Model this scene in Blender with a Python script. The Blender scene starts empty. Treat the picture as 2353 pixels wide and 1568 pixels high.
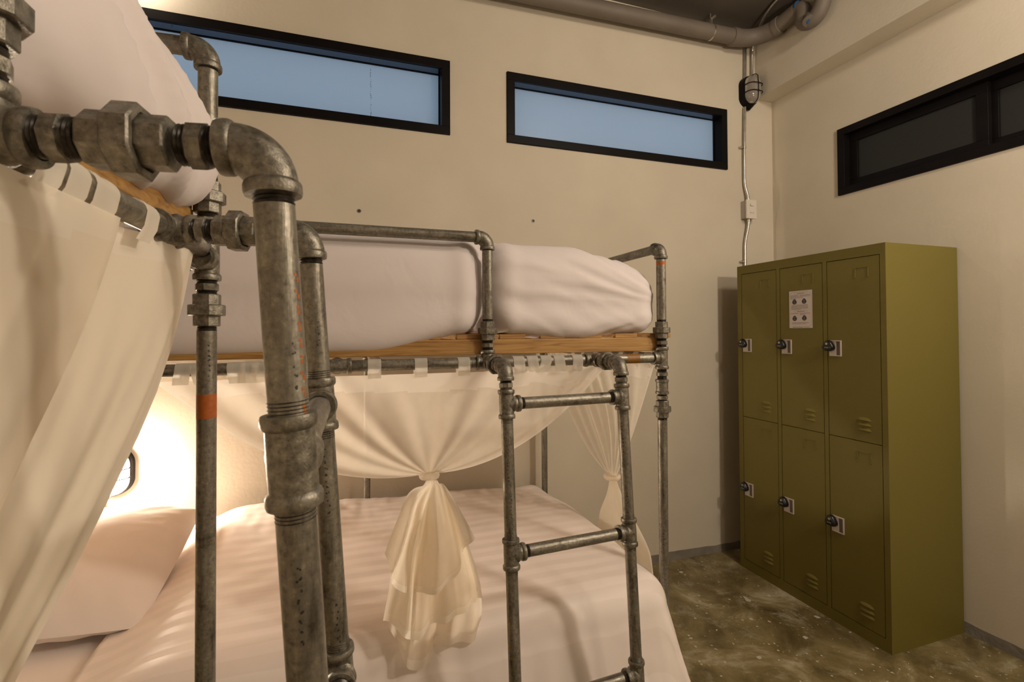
import bpy, math, random
from mathutils import Vector as V, noise, Matrix
random.seed(7)
PI = math.pi
sc = bpy.context.scene
COL = sc.collection

# ------------------------------------------------------------------ camera model (photo 2353 x 1568)
F, CX, CY, YAW, PITCH, ROLL, CAMH = 1111.36, 1173.84, 744.67, 0.32374, 0.01548, -0.00517, 1.43926
fw = V((math.sin(YAW) * math.cos(PITCH), math.cos(YAW) * math.cos(PITCH), math.sin(PITCH)))
rt = V((math.cos(YAW), -math.sin(YAW), 0)); up = rt.cross(fw)
rt, up = (rt * math.cos(ROLL) + up * math.sin(ROLL)), (up * math.cos(ROLL) - rt * math.sin(ROLL))
EYE = V((0, 0, CAMH))
def _ray(a, b): return fw + rt * ((a - CX) / F) - up * ((b - CY) / F)
def on_y(a, b, Y): d = _ray(a, b); return EYE + d * (Y / d.y)
def on_x(a, b, X): d = _ray(a, b); return EYE + d * (X / d.x)

# ------------------------------------------------------------------ materials
def new_mat(name):
    m = bpy.data.materials.new(name); m.use_nodes = True
    nt = m.node_tree; nt.nodes.clear()
    out = nt.nodes.new('ShaderNodeOutputMaterial')
    return m, nt, out
def nd(nt, typ, **kw):
    n = nt.nodes.new(typ)
    for k, v in kw.items():
        if k in n.inputs: n.inputs[k].default_value = v
        else: setattr(n, k, v)
    return n
def c4(c): return (c[0], c[1], c[2], 1)
def ramp(nt, stops):
    r = nt.nodes.new('ShaderNodeValToRGB'); e = r.color_ramp.elements
    while len(e) < len(stops): e.new(0.5)
    for i, (p, c) in enumerate(stops): e[i].position = p; e[i].color = c4(c)
    return r
def coords(nt, scale=(1, 1, 1)):
    g = nt.nodes.new('ShaderNodeNewGeometry'); mp = nd(nt, 'ShaderNodeMapping')
    mp.inputs['Scale'].default_value = scale
    nt.links.new(g.outputs['Position'], mp.inputs['Vector']); return mp
def pbr(name, stops, scale=20, detail=4, rough=.5, metal=0, bump=0, bscale=100, stretch=(1, 1, 1), spec=.5, rvar=0, speck=0):
    m, nt, out = new_mat(name); L = nt.links.new
    b = nd(nt, 'ShaderNodeBsdfPrincipled', Roughness=rough, Metallic=metal)
    b.inputs['Specular IOR Level'].default_value = spec
    mp = coords(nt, stretch)
    if len(stops) == 1: b.inputs['Base Color'].default_value = c4(stops[0][1])
    else:
        n = nd(nt, 'ShaderNodeTexNoise', Scale=scale, Detail=detail); r = ramp(nt, stops)
        L(mp.outputs[0], n.inputs['Vector']); L(n.outputs['Fac'], r.inputs[0]); L(r.outputs[0], b.inputs['Base Color'])
        if speck:      # worn zinc: small dull and bright spots, and dark oil blots
            cc = coords(nt); n3 = nd(nt, 'ShaderNodeTexNoise', Scale=speck, Detail=8, Roughness=.7); r3 = ramp(nt, [(.30, (.45, .43, .40)), (.47, (.95, .95, .95)), (.56, (1.05, 1.05, 1.03)), (.72, (1.75, 1.7, 1.6))])
            n4 = nd(nt, 'ShaderNodeTexNoise', Scale=17, Detail=6, Roughness=.65); r4 = ramp(nt, [(.30, (.35, .32, .28)), (.42, (1, 1, 1))])
            m1 = nd(nt, 'ShaderNodeMix', data_type='RGBA', blend_type='MULTIPLY'); m2 = nd(nt, 'ShaderNodeMix', data_type='RGBA', blend_type='MULTIPLY')
            m1.inputs[0].default_value = 1; m2.inputs[0].default_value = 1
            L(cc.outputs[0], n3.inputs['Vector']); L(cc.outputs[0], n4.inputs['Vector']); L(n3.outputs['Fac'], r3.inputs[0]); L(n4.outputs['Fac'], r4.inputs[0])
            L(r.outputs[0], m1.inputs[6]); L(r3.outputs[0], m1.inputs[7]); L(m1.outputs[2], m2.inputs[6]); L(r4.outputs[0], m2.inputs[7]); L(m2.outputs[2], b.inputs['Base Color'])
        if rvar:
            mr = nd(nt, 'ShaderNodeMapRange'); mr.inputs['To Min'].default_value = rough - rvar; mr.inputs['To Max'].default_value = rough + rvar
            L(n.outputs['Fac'], mr.inputs[0]); L(mr.outputs[0], b.inputs['Roughness'])
    if bump:
        n2 = nd(nt, 'ShaderNodeTexNoise', Scale=bscale, Detail=5); bp = nd(nt, 'ShaderNodeBump', Strength=bump, Distance=.01)
        L(mp.outputs[0], n2.inputs['Vector']); L(n2.outputs['Fac'], bp.inputs['Height']); L(bp.outputs[0], b.inputs['Normal'])
    L(b.outputs[0], out.inputs[0]); return m

M = {}
M['wall'] = pbr('plaster', [(.3, (.59, .525, .42)), (.7, (.64, .575, .465))], 2.5, 3, .75, 0, .08, 60)
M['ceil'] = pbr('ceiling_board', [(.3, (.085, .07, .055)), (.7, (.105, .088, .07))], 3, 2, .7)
for k_, st_ in (('steel', (1, 1, .14)), ('steel_x', (.14, 1, 1)), ('steel_y', (1, .14, 1))):
    M[k_] = pbr('galvanised_pipe', [(.28, (.10, .088, .07)), (.42, (.21, .19, .155)), (.60, (.26, .24, .196)), (.78, (.38, .355, .30))], 80, 12, .42, .60, .10, 260, st_, rvar=.12, speck=130)
M['fit'] = pbr('cast_fitting', [(.28, (.115, .102, .08)), (.5, (.215, .197, .16)), (.8, (.34, .315, .265))], 90, 10, .42, .60, .12, 420, rvar=.10, speck=170)
M['thread'] = pbr('oiled_thread', [(.4, (.03, .026, .022)), (.7, (.10, .088, .075))], 120, 4, .35, .5)
M['orange'] = pbr('orange_paint', [(.3, (.36, .090, .010)), (.7, (.46, .125, .018))], 120, 5, .5)
M['amber'] = pbr('amber_band', [(.3, (.20, .085, .008)), (.7, (.26, .115, .012))], 120, 5, .5)
M['stamp'] = pbr('stamp_ink', [(0, (.03, .027, .024))], rough=.6)
M['yellow'] = pbr('yellow_stamp', [(0, (.22, .17, .02))], rough=.6)
M['black'] = pbr('black_frame', [(.3, (.006, .005, .005)), (.7, (.009, .007, .007))], 8, 2, .40, spec=.09)
M['reveal_blue'] = pbr('reveal_gloss', [(0, (.10, .12, .16))], rough=.16, metal=.9)  # bluish gloss for the added reveal strip, carries its blue reflection
M['white_plastic'] = pbr('white_plastic', [(0, (.72, .66, .58))], rough=.4)
M['grey_box'] = pbr('grey_box', [(0, (.35, .32, .28))], rough=.5)
M['plate'] = pbr('latch_plastic', [(0, (.50, .43, .38))], rough=.5)
M['recess'] = pbr('latch_recess', [(0, (.14, .11, .09))], rough=.6)
M['lock'] = pbr('lock_black', [(0, (.008, .008, .009))], rough=.28)
M['brass'] = pbr('keyhole_metal', [(0, (.6, .5, .36))], rough=.3, metal=.9)
M['digit'] = pbr('dial_digit', [(0, (.35, .35, .35))], rough=.5)
M['locker'] = pbr('olive_enamel', [(.3, (.150, .122, .022)), (.7, (.162, .132, .026))], 1.5, 2, .45, 0, .05, 220, spec=.32)
M['gap'] = pbr('dark_gap', [(0, (.012, .009, .004))], rough=.8)
M['pvc'] = pbr('painted_drain', [(.3, (.145, .118, .094)), (.7, (.175, .145, .115))], 6, 3, .6)
M['blue'] = pbr('blue_cement', [(0, (.02, .10, .28))], rough=.5)
M['conduit'] = pbr('zinc_conduit', [(.3, (.45, .42, .37)), (.7, (.60, .57, .51))], 40, 3, .28, .9)
M['cement'] = pbr('cement_skirting', [(.3, (.17, .15, .125)), (.7, (.25, .225, .19))], 12, 5, .8, 0, .3, 60)
M['paper'] = pbr('paper', [(0, (.62, .55, .52))], rough=.7)
M['ink'] = pbr('print_ink', [(0, (.06, .05, .05))], rough=.7)
M['inkline'] = pbr('print_line', [(0, (.28, .22, .21))], rough=.7)
M['inkblue'] = pbr('print_blue', [(0, (.16, .16, .36))], rough=.7)
M['icon'] = pbr('print_icon', [(0, (.035, .03, .03))], rough=.7)
M['icon2'] = pbr('print_icon_light', [(0, (.18, .16, .15))], rough=.7)

def wood_mat():
    m, nt, out = new_mat('pine'); L = nt.links.new
    b = nd(nt, 'ShaderNodeBsdfPrincipled', Roughness=.5)
    mp = coords(nt, (3, 14, 60)); n = nd(nt, 'ShaderNodeTexNoise', Scale=1.6, Detail=6, Distortion=1.5)
    r = ramp(nt, [(.25, (.23, .105, .026)), (.5, (.40, .215, .062)), (.75, (.50, .29, .095))])
    L(mp.outputs[0], n.inputs[0]); L(n.outputs['Fac'], r.inputs[0]); L(r.outputs[0], b.inputs['Base Color']); L(b.outputs[0], out.inputs[0])
    return m
M['wood'] = wood_mat()

def cloth_mat(name, col, stripe=0, bump=.15):
    m, nt, out = new_mat(name); L = nt.links.new
    b = nd(nt, 'ShaderNodeBsdfPrincipled', Roughness=.8)
    b.inputs['Base Color'].default_value = c4(col)
    b.inputs['Sheen Weight'].default_value = .15
    mp = coords(nt)
    if stripe:
        w = nd(nt, 'ShaderNodeTexWave', Scale=stripe, Distortion=0.0); w.bands_direction = 'Y'
        r = ramp(nt, [(.46, (0, 0, 0)), (.54, (1, 1, 1))])
        mx = nd(nt, 'ShaderNodeMix', data_type='RGBA')
        mx.inputs[6].default_value = c4((col[0] * .945, col[1] * .94, col[2] * .93)); mx.inputs[7].default_value = c4(col)
        L(mp.outputs[0], w.inputs['Vector']); L(w.outputs['Fac'], r.inputs[0]); L(r.outputs[0], mx.inputs[0]); L(mx.outputs[2], b.inputs['Base Color'])
        mr = nd(nt, 'ShaderNodeMapRange'); mr.inputs['To Min'].default_value = .5; mr.inputs['To Max'].default_value = .85
        L(r.outputs[0], mr.inputs[0]); L(mr.outputs[0], b.inputs['Roughness'])
    n = nd(nt, 'ShaderNodeTexNoise', Scale=7, Detail=3, Distortion=.8); bp = nd(nt, 'ShaderNodeBump', Strength=bump, Distance=.02)
    L(mp.outputs[0], n.inputs['Vector']); L(n.outputs['Fac'], bp.inputs['Height']); L(bp.outputs[0], b.inputs['Normal'])
    L(b.outputs[0], out.inputs[0]); return m
M['sheet'] = cloth_mat('white_sheet', (.74, .67, .665))
M['satin'] = cloth_mat('striped_satin', (.90, .805, .76), stripe=5.0, bump=.12)
M['pillow'] = cloth_mat('pillow_cotton', (.88, .79, .745))

def sheer(name, col, transp, trans=.58):
    m, nt, out = new_mat(name); L = nt.links.new
    d = nd(nt, 'ShaderNodeBsdfDiffuse', Color=c4(col)); t = nd(nt, 'ShaderNodeBsdfTranslucent', Color=c4(col))
    tr = nd(nt, 'ShaderNodeBsdfTransparent'); tr.inputs[0].default_value = (1, .97, .92, 1)
    a = nd(nt, 'ShaderNodeMixShader', Fac=trans); b = nd(nt, 'ShaderNodeMixShader', Fac=transp)
    L(d.outputs[0], a.inputs[1]); L(t.outputs[0], a.inputs[2]); L(a.outputs[0], b.inputs[1]); L(tr.outputs[0], b.inputs[2])
    # woven threads vary how open the cloth is
    mp = coords(nt, (1, 1, 1)); n = nd(nt, 'ShaderNodeTexNoise', Scale=30, Detail=6)
    mr = nd(nt, 'ShaderNodeMapRange'); mr.inputs['To Min'].default_value = transp * .7; mr.inputs['To Max'].default_value = transp * 1.3
    L(mp.outputs[0], n.inputs['Vector']); L(n.outputs['Fac'], mr.inputs[0]); L(mr.outputs[0], b.inputs['Fac'])
    L(b.outputs[0], out.inputs[0]); return m
M['sheer'] = sheer('sheer_cotton', (.95, .89, .79), .22)
M['hem'] = sheer('sheer_hem', (.96, .91, .83), .10)
M['thick'] = sheer('sheer_near', (.93, .845, .715), 0, .45)
M['thickhem'] = sheer('sheer_near_hem', (.95, .88, .77), 0, .45)

def floor_mat():
    m, nt, out = new_mat('stained_concrete'); L = nt.links.new
    b = nd(nt, 'ShaderNodeBsdfPrincipled'); mp = coords(nt)
    n = nd(nt, 'ShaderNodeTexNoise', Scale=3.2, Detail=10, Roughness=.68, Distortion=.6)
    r = ramp(nt, [(.30, (.060, .044, .017)), (.45, (.150, .114, .047)), (.57, (.25, .20, .095)), (.70, (.46, .41, .28))])
    L(mp.outputs[0], n.inputs['Vector']); L(n.outputs['Fac'], r.inputs[0])
    # white paint drips: distorted cells, kept only where a second noise allows
    n2 = nd(nt, 'ShaderNodeTexNoise', Scale=60, Detail=3); L(mp.outputs[0], n2.inputs['Vector'])
    mxv = nd(nt, 'ShaderNodeMix', data_type='RGBA'); mxv.inputs[0].default_value = .022
    L(mp.outputs[0], mxv.inputs[6]); L(n2.outputs['Color'], mxv.inputs[7])
    n5 = nd(nt, 'ShaderNodeTexNoise', Scale=5.5, Detail=14, Roughness=.78, Distortion=.4); r5 = ramp(nt, [(.53, (0, 0, 0)), (.70, (.75, .75, .75))])
    mx5 = nd(nt, 'ShaderNodeMix', data_type='RGBA'); mx5.inputs[7].default_value = (.46, .42, .31, 1)
    L(mp.outputs[0], n5.inputs['Vector']); L(n5.outputs['Fac'], r5.inputs[0]); L(r5.outputs[0], mx5.inputs[0]); L(r.outputs[0], mx5.inputs[6])
    prev = mx5.outputs[2]
    for sc_, th, sd in ((7, .10, .80), (16, .17, .86), (40, .22, .90), (90, .24, .95)):
        vo = nd(nt, 'ShaderNodeTexVoronoi', Scale=sc_); L(mxv.outputs[2], vo.inputs['Vector'])
        lt = nd(nt, 'ShaderNodeMath', operation='LESS_THAN'); lt.inputs[1].default_value = th; L(vo.outputs['Distance'], lt.inputs[0])
        gt = nd(nt, 'ShaderNodeSeparateColor'); L(vo.outputs['Color'], gt.inputs[0])
        g2 = nd(nt, 'ShaderNodeMath', operation='GREATER_THAN'); g2.inputs[1].default_value = sd; L(gt.outputs[0], g2.inputs[0])
        mu = nd(nt, 'ShaderNodeMath', operation='MULTIPLY'); L(lt.outputs[0], mu.inputs[0]); L(g2.outputs[0], mu.inputs[1])
        mx = nd(nt, 'ShaderNodeMix', data_type='RGBA'); mx.inputs[7].default_value = (.50, .46, .36, 1)
        L(mu.outputs[0], mx.inputs[0]); L(prev, mx.inputs[6]); prev = mx.outputs[2]
    L(prev, b.inputs['Base Color'])
    mr = nd(nt, 'ShaderNodeMapRange'); mr.inputs['To Min'].default_value = .25; mr.inputs['To Max'].default_value = .6
    L(n.outputs['Fac'], mr.inputs[0]); L(mr.outputs[0], b.inputs['Roughness'])
    bp = nd(nt, 'ShaderNodeBump', Strength=.12, Distance=.01); L(n.outputs['Fac'], bp.inputs['Height']); L(bp.outputs[0], b.inputs['Normal'])
    L(b.outputs[0], out.inputs[0]); return m
M['floor'] = floor_mat()

def emit_mat(name, col, s):
    m, nt, out = new_mat(name); e = nd(nt, 'ShaderNodeEmission', Color=c4(col), Strength=s); nt.links.new(e.outputs[0], out.inputs[0]); return m
M['lit'] = emit_mat('lit_glass', (1, .84, .66), 400)
M['lit_up'] = emit_mat('lit_glass_up', (1, .86, .70), 130)
def frosted():
    m, nt, out = new_mat('frosted_pane'); L = nt.links.new
    t = nd(nt, 'ShaderNodeBsdfTranslucent', Color=(.92, .95, 1, 1)); d = nd(nt, 'ShaderNodeBsdfDiffuse', Color=(.30, .32, .34, 1)); a = nd(nt, 'ShaderNodeMixShader', Fac=.25)
    L(t.outputs[0], a.inputs[1]); L(d.outputs[0], a.inputs[2])
    g = nd(nt, 'ShaderNodeBsdfGlossy', Roughness=.25); b = nd(nt, 'ShaderNodeMixShader', Fac=.04)
    L(a.outputs[0], b.inputs[1]); L(g.outputs[0], b.inputs[2]); L(b.outputs[0], out.inputs[0]); return m
M['frost'] = frosted()
M['darkpane'] = pbr('dark_frosted_pane', [(0, (.024, .024, .023))], rough=.5, spec=.25)
def dome_mat():
    m, nt, out = new_mat('lamp_dome'); b = nd(nt, 'ShaderNodeBsdfPrincipled', Roughness=.15)
    b.inputs['Base Color'].default_value = (.30, .27, .23, 1); b.inputs['Transmission Weight'].default_value = .25
    nt.links.new(b.outputs[0], out.inputs[0]); return m
M['dome'] = dome_mat()

# ------------------------------------------------------------------ mesh helpers
class MB:
    def __init__(s): s.v = []; s.f = []; s.m = []
    def add(s, vs, fs, mi=0):
        o = len(s.v); s.v += [tuple(p) for p in vs]; s.f += [tuple(i + o for i in f) for f in fs]; s.m += [mi] * len(fs)
def basis(ax):
    ax = V(ax).normalized(); h = V((0, 0, 1)) if abs(ax.z) < .9 else V((1, 0, 0))
    u = h.cross(ax).normalized(); return ax, u, ax.cross(u)
def lathe(mb, c, ax, prof, seg=28, mi=0, ph=0, caps=True):
    ax, u, w = basis(ax); c = V(c); vs = []; fs = []
    for t, r in prof:
        for i in range(seg):
            a = 2 * PI * i / seg + ph; vs.append(c + ax * t + (u * math.cos(a) + w * math.sin(a)) * r)
    for k in range(len(prof) - 1):
        for i in range(seg):
            j = (i + 1) % seg; fs.append((k * seg + i, k * seg + j, (k + 1) * seg + j, (k + 1) * seg + i))
    if caps:
        fs.append(tuple(range(seg))[::-1]); fs.append(tuple((len(prof) - 1) * seg + i for i in range(seg)))
    mb.add(vs, fs, mi)
def tube(mb, p0, p1, r, seg=28, mi=0):
    d = V(p1) - V(p0); lathe(mb, p0, d, [(0, r), (d.length, r)], seg, mi)
def sweep(mb, pts, rad, seg=24, mi=0, caps=True):
    pts = [V(p) for p in pts]; n = len(pts); rad = rad if isinstance(rad, list) else [rad] * n
    tan = [(pts[min(i + 1, n - 1)] - pts[max(i - 1, 0)]).normalized() for i in range(n)]
    _, u, _ = basis(tan[0]); vs = []; fs = []
    for i in range(n):
        u = (u - tan[i] * u.dot(tan[i])).normalized(); w = tan[i].cross(u)
        for k in range(seg):
            a = 2 * PI * k / seg; vs.append(pts[i] + (u * math.cos(a) + w * math.sin(a)) * rad[i])
    for i in range(n - 1):
        for k in range(seg):
            j = (k + 1) % seg; fs.append((i * seg + k, i * seg + j, (i + 1) * seg + j, (i + 1) * seg + k))
    if caps: fs.append(tuple(range(seg))[::-1]); fs.append(tuple((n - 1) * seg + k for k in range(seg)))
    mb.add(vs, fs, mi)
def box(mb, a, b, mi=0):
    x0, y0, z0 = a; x1, y1, z1 = b
    vs = [(x0, y0, z0), (x1, y0, z0), (x1, y1, z0), (x0, y1, z0), (x0, y0, z1), (x1, y0, z1), (x1, y1, z1), (x0, y1, z1)]
    mb.add(vs, [(0, 3, 2, 1), (4, 5, 6, 7), (0, 1, 5, 4), (1, 2, 6, 5), (2, 3, 7, 6), (3, 0, 4, 7)], mi)
def grid(mb, fn, nu, nv, mi=0, mif=None, close=False):
    vs = [fn(i / nu, j / nv) for i in range(nu + 1) for j in range(nv + 1)]
    o = len(mb.v); mb.v += [tuple(p) for p in vs]
    for i in range(nu):
        for j in range(nv):
            a = o + i * (nv + 1) + j; mb.f.append((a, a + nv + 1, a + nv + 2, a + 1)); mb.m.append(mif((i + .5) / nu, (j + .5) / nv) if mif else mi)
def bez(p, n=12):
    out = []
    for i in range(n + 1):
        t = i / n; q = [V(x) for x in p]
        while len(q) > 1: q = [q[k].lerp(q[k + 1], t) for k in range(len(q) - 1)]
        out.append(q[0])
    return out

ORG = {}
def make(name, mb, mats, parent=None, kind=None, bevel=0, sharp=35, origin=None):
    me = bpy.data.meshes.new(name)
    vs = [V(p) for p in mb.v]
    lo = V([min(p[i] for p in vs) for i in range(3)]); hi = V([max(p[i] for p in vs) for i in range(3)])
    o = V(origin) if origin else V(((lo.x + hi.x) / 2, (lo.y + hi.y) / 2, lo.z))
    me.from_pydata([p - o for p in vs], [], mb.f); me.update()
    for m in (mats if isinstance(mats, (list, tuple)) else [mats]): me.materials.append(M[m])
    me.polygons.foreach_set('material_index', mb.m)
    me.polygons.foreach_set('use_smooth', [True] * len(me.polygons)); me.set_sharp_from_angle(angle=math.radians(sharp)); me.update()
    ob = bpy.data.objects.new(name, me); COL.objects.link(ob)
    if parent: ob.parent = parent; ob.location = o - ORG[parent.name]
    else: ob.location = o
    ORG[ob.name] = o
    if kind: ob['kind'] = kind
    if bevel:
        b = ob.modifiers.new('bevel', 'BEVEL'); b.width = bevel; b.segments = 2; b.limit_method = 'ANGLE'
    return ob
def thing(name, loc, label, cat, group=None):
    o = bpy.data.objects.new(name, None); COL.objects.link(o); o.location = loc; o.empty_display_size = .1
    ORG[o.name] = V(loc); return tag(o, label, cat, group)
def tag(o, label, cat, group=None):
    o['label'] = label; o['category'] = cat
    if group: o['group'] = group
    return o

# ------------------------------------------------------------------ pipe fittings
R = .016           # pipe radius
FL = .038          # fitting centre to face
def thread(mb, c, ax, L, r, mi=1):
    n = max(3, int(L / .0030)); pr = []
    for i in range(n):
        t = i * L / n; pr += [(t, r * .93), (t + L / n * .5, r * 1.02)]
    pr.append((L, r * .95)); lathe(mb, c, ax, pr, 28, mi)
def pipe(p0, p1, t0=.010, t1=.010, r=R):
    mb = MB(); p0 = V(p0); p1 = V(p1); d = (p1 - p0); n = d.normalized(); L = d.length
    mb.grain = 'steel_x' if abs(n.x) > .8 else 'steel_y' if abs(n.y) > .8 else 'steel'
    a = p0 + n * t0; b = p1 - n * t1
    m_ = max(2, int((b - a).length / .05)); lathe(mb, a, n, [(k * (b - a).length / m_, r) for k in range(m_ + 1)], 32)
    if t0: thread(mb, p0, n, t0, r)
    if t1: thread(mb, b, n, t1, r)
    return mb
def collar(mb, c, d, L, r):
    lathe(mb, c, d, [(L - .0125, 1.22 * r), (L - .0105, 1.36 * r), (L - .008, 1.42 * r), (L - .0025, 1.42 * r), (L, 1.37 * r), (L, 1.02 * r), (L - .006, 1.0 * r)], 32)
def fitting(c, dirs, r=R):
    mb = MB(); c = V(c)
    lathe(mb, c, dirs[0], [(-1.24 * r * math.cos(PI * k / 12), max(1e-5, 1.24 * r * math.sin(PI * k / 12))) for k in range(13)], 28)
    for k, d in enumerate(dirs):
        fl = 1.24 * r if k < 2 else 1.24 * r
        pr = [(0, fl)]
        if k >= 2: pr += [(1.0 * r, 1.48 * r), (1.2 * r, 1.36 * r), (1.4 * r, 1.26 * r)]
        pr += [(FL - .010, 1.22 * r)]
        lathe(mb, c, d, pr, 32); collar(mb, c, d, FL, r)
    return mb
def elbow(c, d1, d2, r=R):
    mb = MB(); c = V(c); d1 = V(d1).normalized(); d2 = V(d2).normalized(); s = FL - .008
    pts = [c + d1 * FL * .98]; q0 = c + d1 * s; q1 = c + d2 * s; ctr = c + d1 * s + d2 * s
    for i in range(15):
        t = i / 14; a = t * PI / 2; pts.append(ctr - d2 * s * math.cos(a) - d1 * s * math.sin(a))
    pts.append(c + d2 * FL * .98)
    n = len(pts); rad = [r * (1.22 + .10 * math.sin(PI * i / (n - 1))) for i in range(n)]
    sweep(mb, pts, rad, 32); collar(mb, c, d1, FL, r); collar(mb, c, d2, FL, r); return mb
def union(c, ax, r=R):
    mb = MB(); c = V(c); k = 1.082
    lathe(mb, c, ax, [(-.029, 1.22 * r * k), (-.0275, 1.29 * r * k), (.0, 1.29 * r * k)], 8, ph=PI / 8)
    lathe(mb, c, ax, [(-.010, 1.62 * r * k), (-.0085, 1.72 * r * k), (.0085, 1.72 * r * k), (.0100, 1.62 * r * k), (.0100, 1.34 * r * k), (.006, 1.3 * r)], 8, ph=PI / 8)
    lathe(mb, c, ax, [(.0, 1.24 * r * k), (.0275, 1.24 * r * k), (.029, 1.17 * r * k)], 8, ph=PI / 8); return mb
def hexnip(c, ax, L=.029, r=R):
    mb = MB(); c = V(c); ax = V(ax).normalized(); thread(mb, c - ax * L / 2, ax, L, r)
    lathe(mb, c, ax, [(-.0068, 1.06 * r), (-.0055, 1.19 * r), (.0055, 1.19 * r), (.0068, 1.06 * r)], 8 if L < .03 else 12); return mb
def coupling(c, ax, h=.026, r=R):
    mb = MB(); lathe(mb, c, ax, [(-h, 1.2 * r), (-h + .002, 1.42 * r), (-h + .009, 1.42 * r), (-h + .011, 1.25 * r), (h - .011, 1.25 * r), (h - .009, 1.42 * r), (h - .002, 1.42 * r), (h, 1.2 * r)], 32); return mb
def pipe_thread(c, d, L, par): th = MB(); thread(th, c, d, L, R * 1.01, 0); return make('pipe_thread', th, 'thread', par)
def ST(name, mb, par): return make(name, mb, [mb.grain, 'thread'], par)
def FT(name, mb, par): return make(name, mb, ['fit', 'thread'], par)
def band(p0, p1, par, r=R, mat='orange'):
    mb = MB(); d = V(p1) - V(p0); lathe(mb, p0, d, [(0, r * 1.006), (d.length, r * 1.006)], 32, caps=False); return make('paint_band', mb, mat, par)
def patches(name, mat, p0, p1, r, marks, par):
    """ink marks lying on a pipe: (t along, angle, length, width) each"""
    mb = MB(); p0 = V(p0); ax, u, w = basis(V(p1) - p0)
    for t, a, l, wd in marks:
        vs = []; k = 4
        for i in range(k + 1):
            an = a - wd / r / 2 + wd / r * i / k; nrm = u * math.cos(an) + w * math.sin(an)
            vs += [p0 + ax * t + nrm * r * 1.008, p0 + ax * (t + l) + nrm * r * 1.008]
        mb.add(vs, [(2 * i, 2 * i + 1, 2 * i + 3, 2 * i + 2) for i in range(k)])
    o = make(name, mb, mat, par); o['kind'] = 'stuff'; return o
def ang_to(p0, p1, target):
    ax, u, w = basis(V(p1) - V(p0)); d = V(target) - V(p0); return math.atan2(d.dot(w), d.dot(u))
def stamp(p0, p1, t0, t1, da, par, mat='stamp', name='stamped_lettering', sz=.0035, wd=.003, step=.009):
    a = ang_to(p0, p1, EYE) + da; marks = []; t = t0
    while t < t1:
        for q in range(random.choice((1, 1, 2, 3))):
            marks.append((t + random.uniform(0, sz), a + random.uniform(-.11, .11), sz * random.uniform(.5, .9), wd * random.uniform(.5, .9)))
        t += step
    return patches(name, mat, p0, p1, R, marks, par)

X_, Y_, Z_ = V((1, 0, 0)), V((0, 1, 0)), V((0, 0, 1))
def ladder(bed, tees, elbows, lean, rung_z, zfoot):
    """two rails hung off the side-rail tees by unions and elbows, leaning outwards"""
    rails = []
    for c, e in zip(tees, elbows):
        c = V(c); e = V(e); out = (e - c).normalized(); flat = V((out.x, out.y, 0)).normalized(); gap = (e - c).length - .192
        foot = V((e.x, e.y, zfoot)) + (Y_ * -1 if abs(flat.y) > abs(flat.x) else X_) * lean * (e.z - zfoot)
        d = (foot - e).normalized(); top = e + d * FL * .85
        rail = ST('ladder_rail', pipe(top, foot, .014, .0), bed)
        FT('hex_nipple', hexnip(c + out * (FL + .0145), out), rail); FT('union_fitting', union(c + out * (.096 + gap / 2), out), rail)
        FT('hex_nipple', hexnip(c + out * (.1395 + gap), out), rail); FT('elbow_fitting', elbow(e, -out, d), rail)
        if e.z - rung_z[0] < .12: FT('hex_nipple', hexnip(e + d * ((rung_z[0] - e.z) / d.z) / 2, d, max(.02, (e.z - rung_z[0]) - 2 * FL + .004)), rail)
        rails.append((e, d, rail, top, foot))
    along = (rails[1][0] - rails[0][0]).normalized()
    for z in rung_z:
        P = []
        for k, (e, d, rail, top, foot) in enumerate(rails):
            c = e + d * ((z - e.z) / d.z); P.append(c)
            FT('tee_fitting', fitting(c, [d, -d, along if k == 0 else -along]), rail)
            pipe_thread(c + d * FL, d, .012, rail); pipe_thread(c - d * FL, -d, .012, rail)
        ST('ladder_rung', pipe(P[0] + along * FL * .8, P[1] - along * FL * .8, .018, .018), bed)
    return rails

# ------------------------------------------------------------------ room shell
YW, XR, XL, YF, ZC = 2.576, 2.777, -1.45, -2.5, 3.462
def wall(name, umin, umax, holes, place, thick, mat='wall'):
    us = sorted({umin, umax, *[h[0] for h in holes], *[h[1] for h in holes]}); zs = sorted({0, ZC, *[h[2] for h in holes], *[h[3] for h in holes]})
    mb = MB()
    for a, b in zip(us, us[1:]):
        for c, d in zip(zs, zs[1:]):
            if any(h[0] <= a and b <= h[1] and h[2] <= c and d <= h[3] for h in holes): continue
            for k in (0, thick): mb.add([place(a, c, k), place(b, c, k), place(b, d, k), place(a, d, k)], [(0, 1, 2, 3)])
    for a, b, c, d in holes:
        for p, q in (((a, c), (b, c)), ((b, c), (b, d)), ((b, d), (a, d)), ((a, d), (a, c))):
            mb.add([place(*p, 0), place(*q, 0), place(*q, thick), place(*p, thick)], [(0, 1, 2, 3)])
    return make(name, mb, mat, kind='structure')
W1 = (-1.18, .522, 2.504, 2.908); W2 = (.846, 2.385, 2.504, 2.907); W3 = (.55, 2.102, 2.236, 2.633)
wall('wall_back', XL, XR, [W1, W2], lambda u, z, k: (u, YW + k, z), .19)
wall('wall_right', YF, YW + .19, [W3], lambda u, z, k: (XR + k, u, z), .19)
wall('wall_left', YF, YW, [], lambda u, z, k: (XL - k, u, z), .1)
wall('wall_front', XL, XR, [], lambda u, z, k: (u, YF - k, z), .1)
mb = MB(); box(mb, (XL, YF, -.1), (XR, YW, 0)); make('floor', mb, 'floor', kind='structure')
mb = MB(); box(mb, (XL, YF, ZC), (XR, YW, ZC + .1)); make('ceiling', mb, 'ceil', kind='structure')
mb = MB(); box(mb, (2.632, YF, 3.012), (XR - .001, YW, ZC - .001)); make('trim_1', mb, 'wall', kind='structure')
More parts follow.
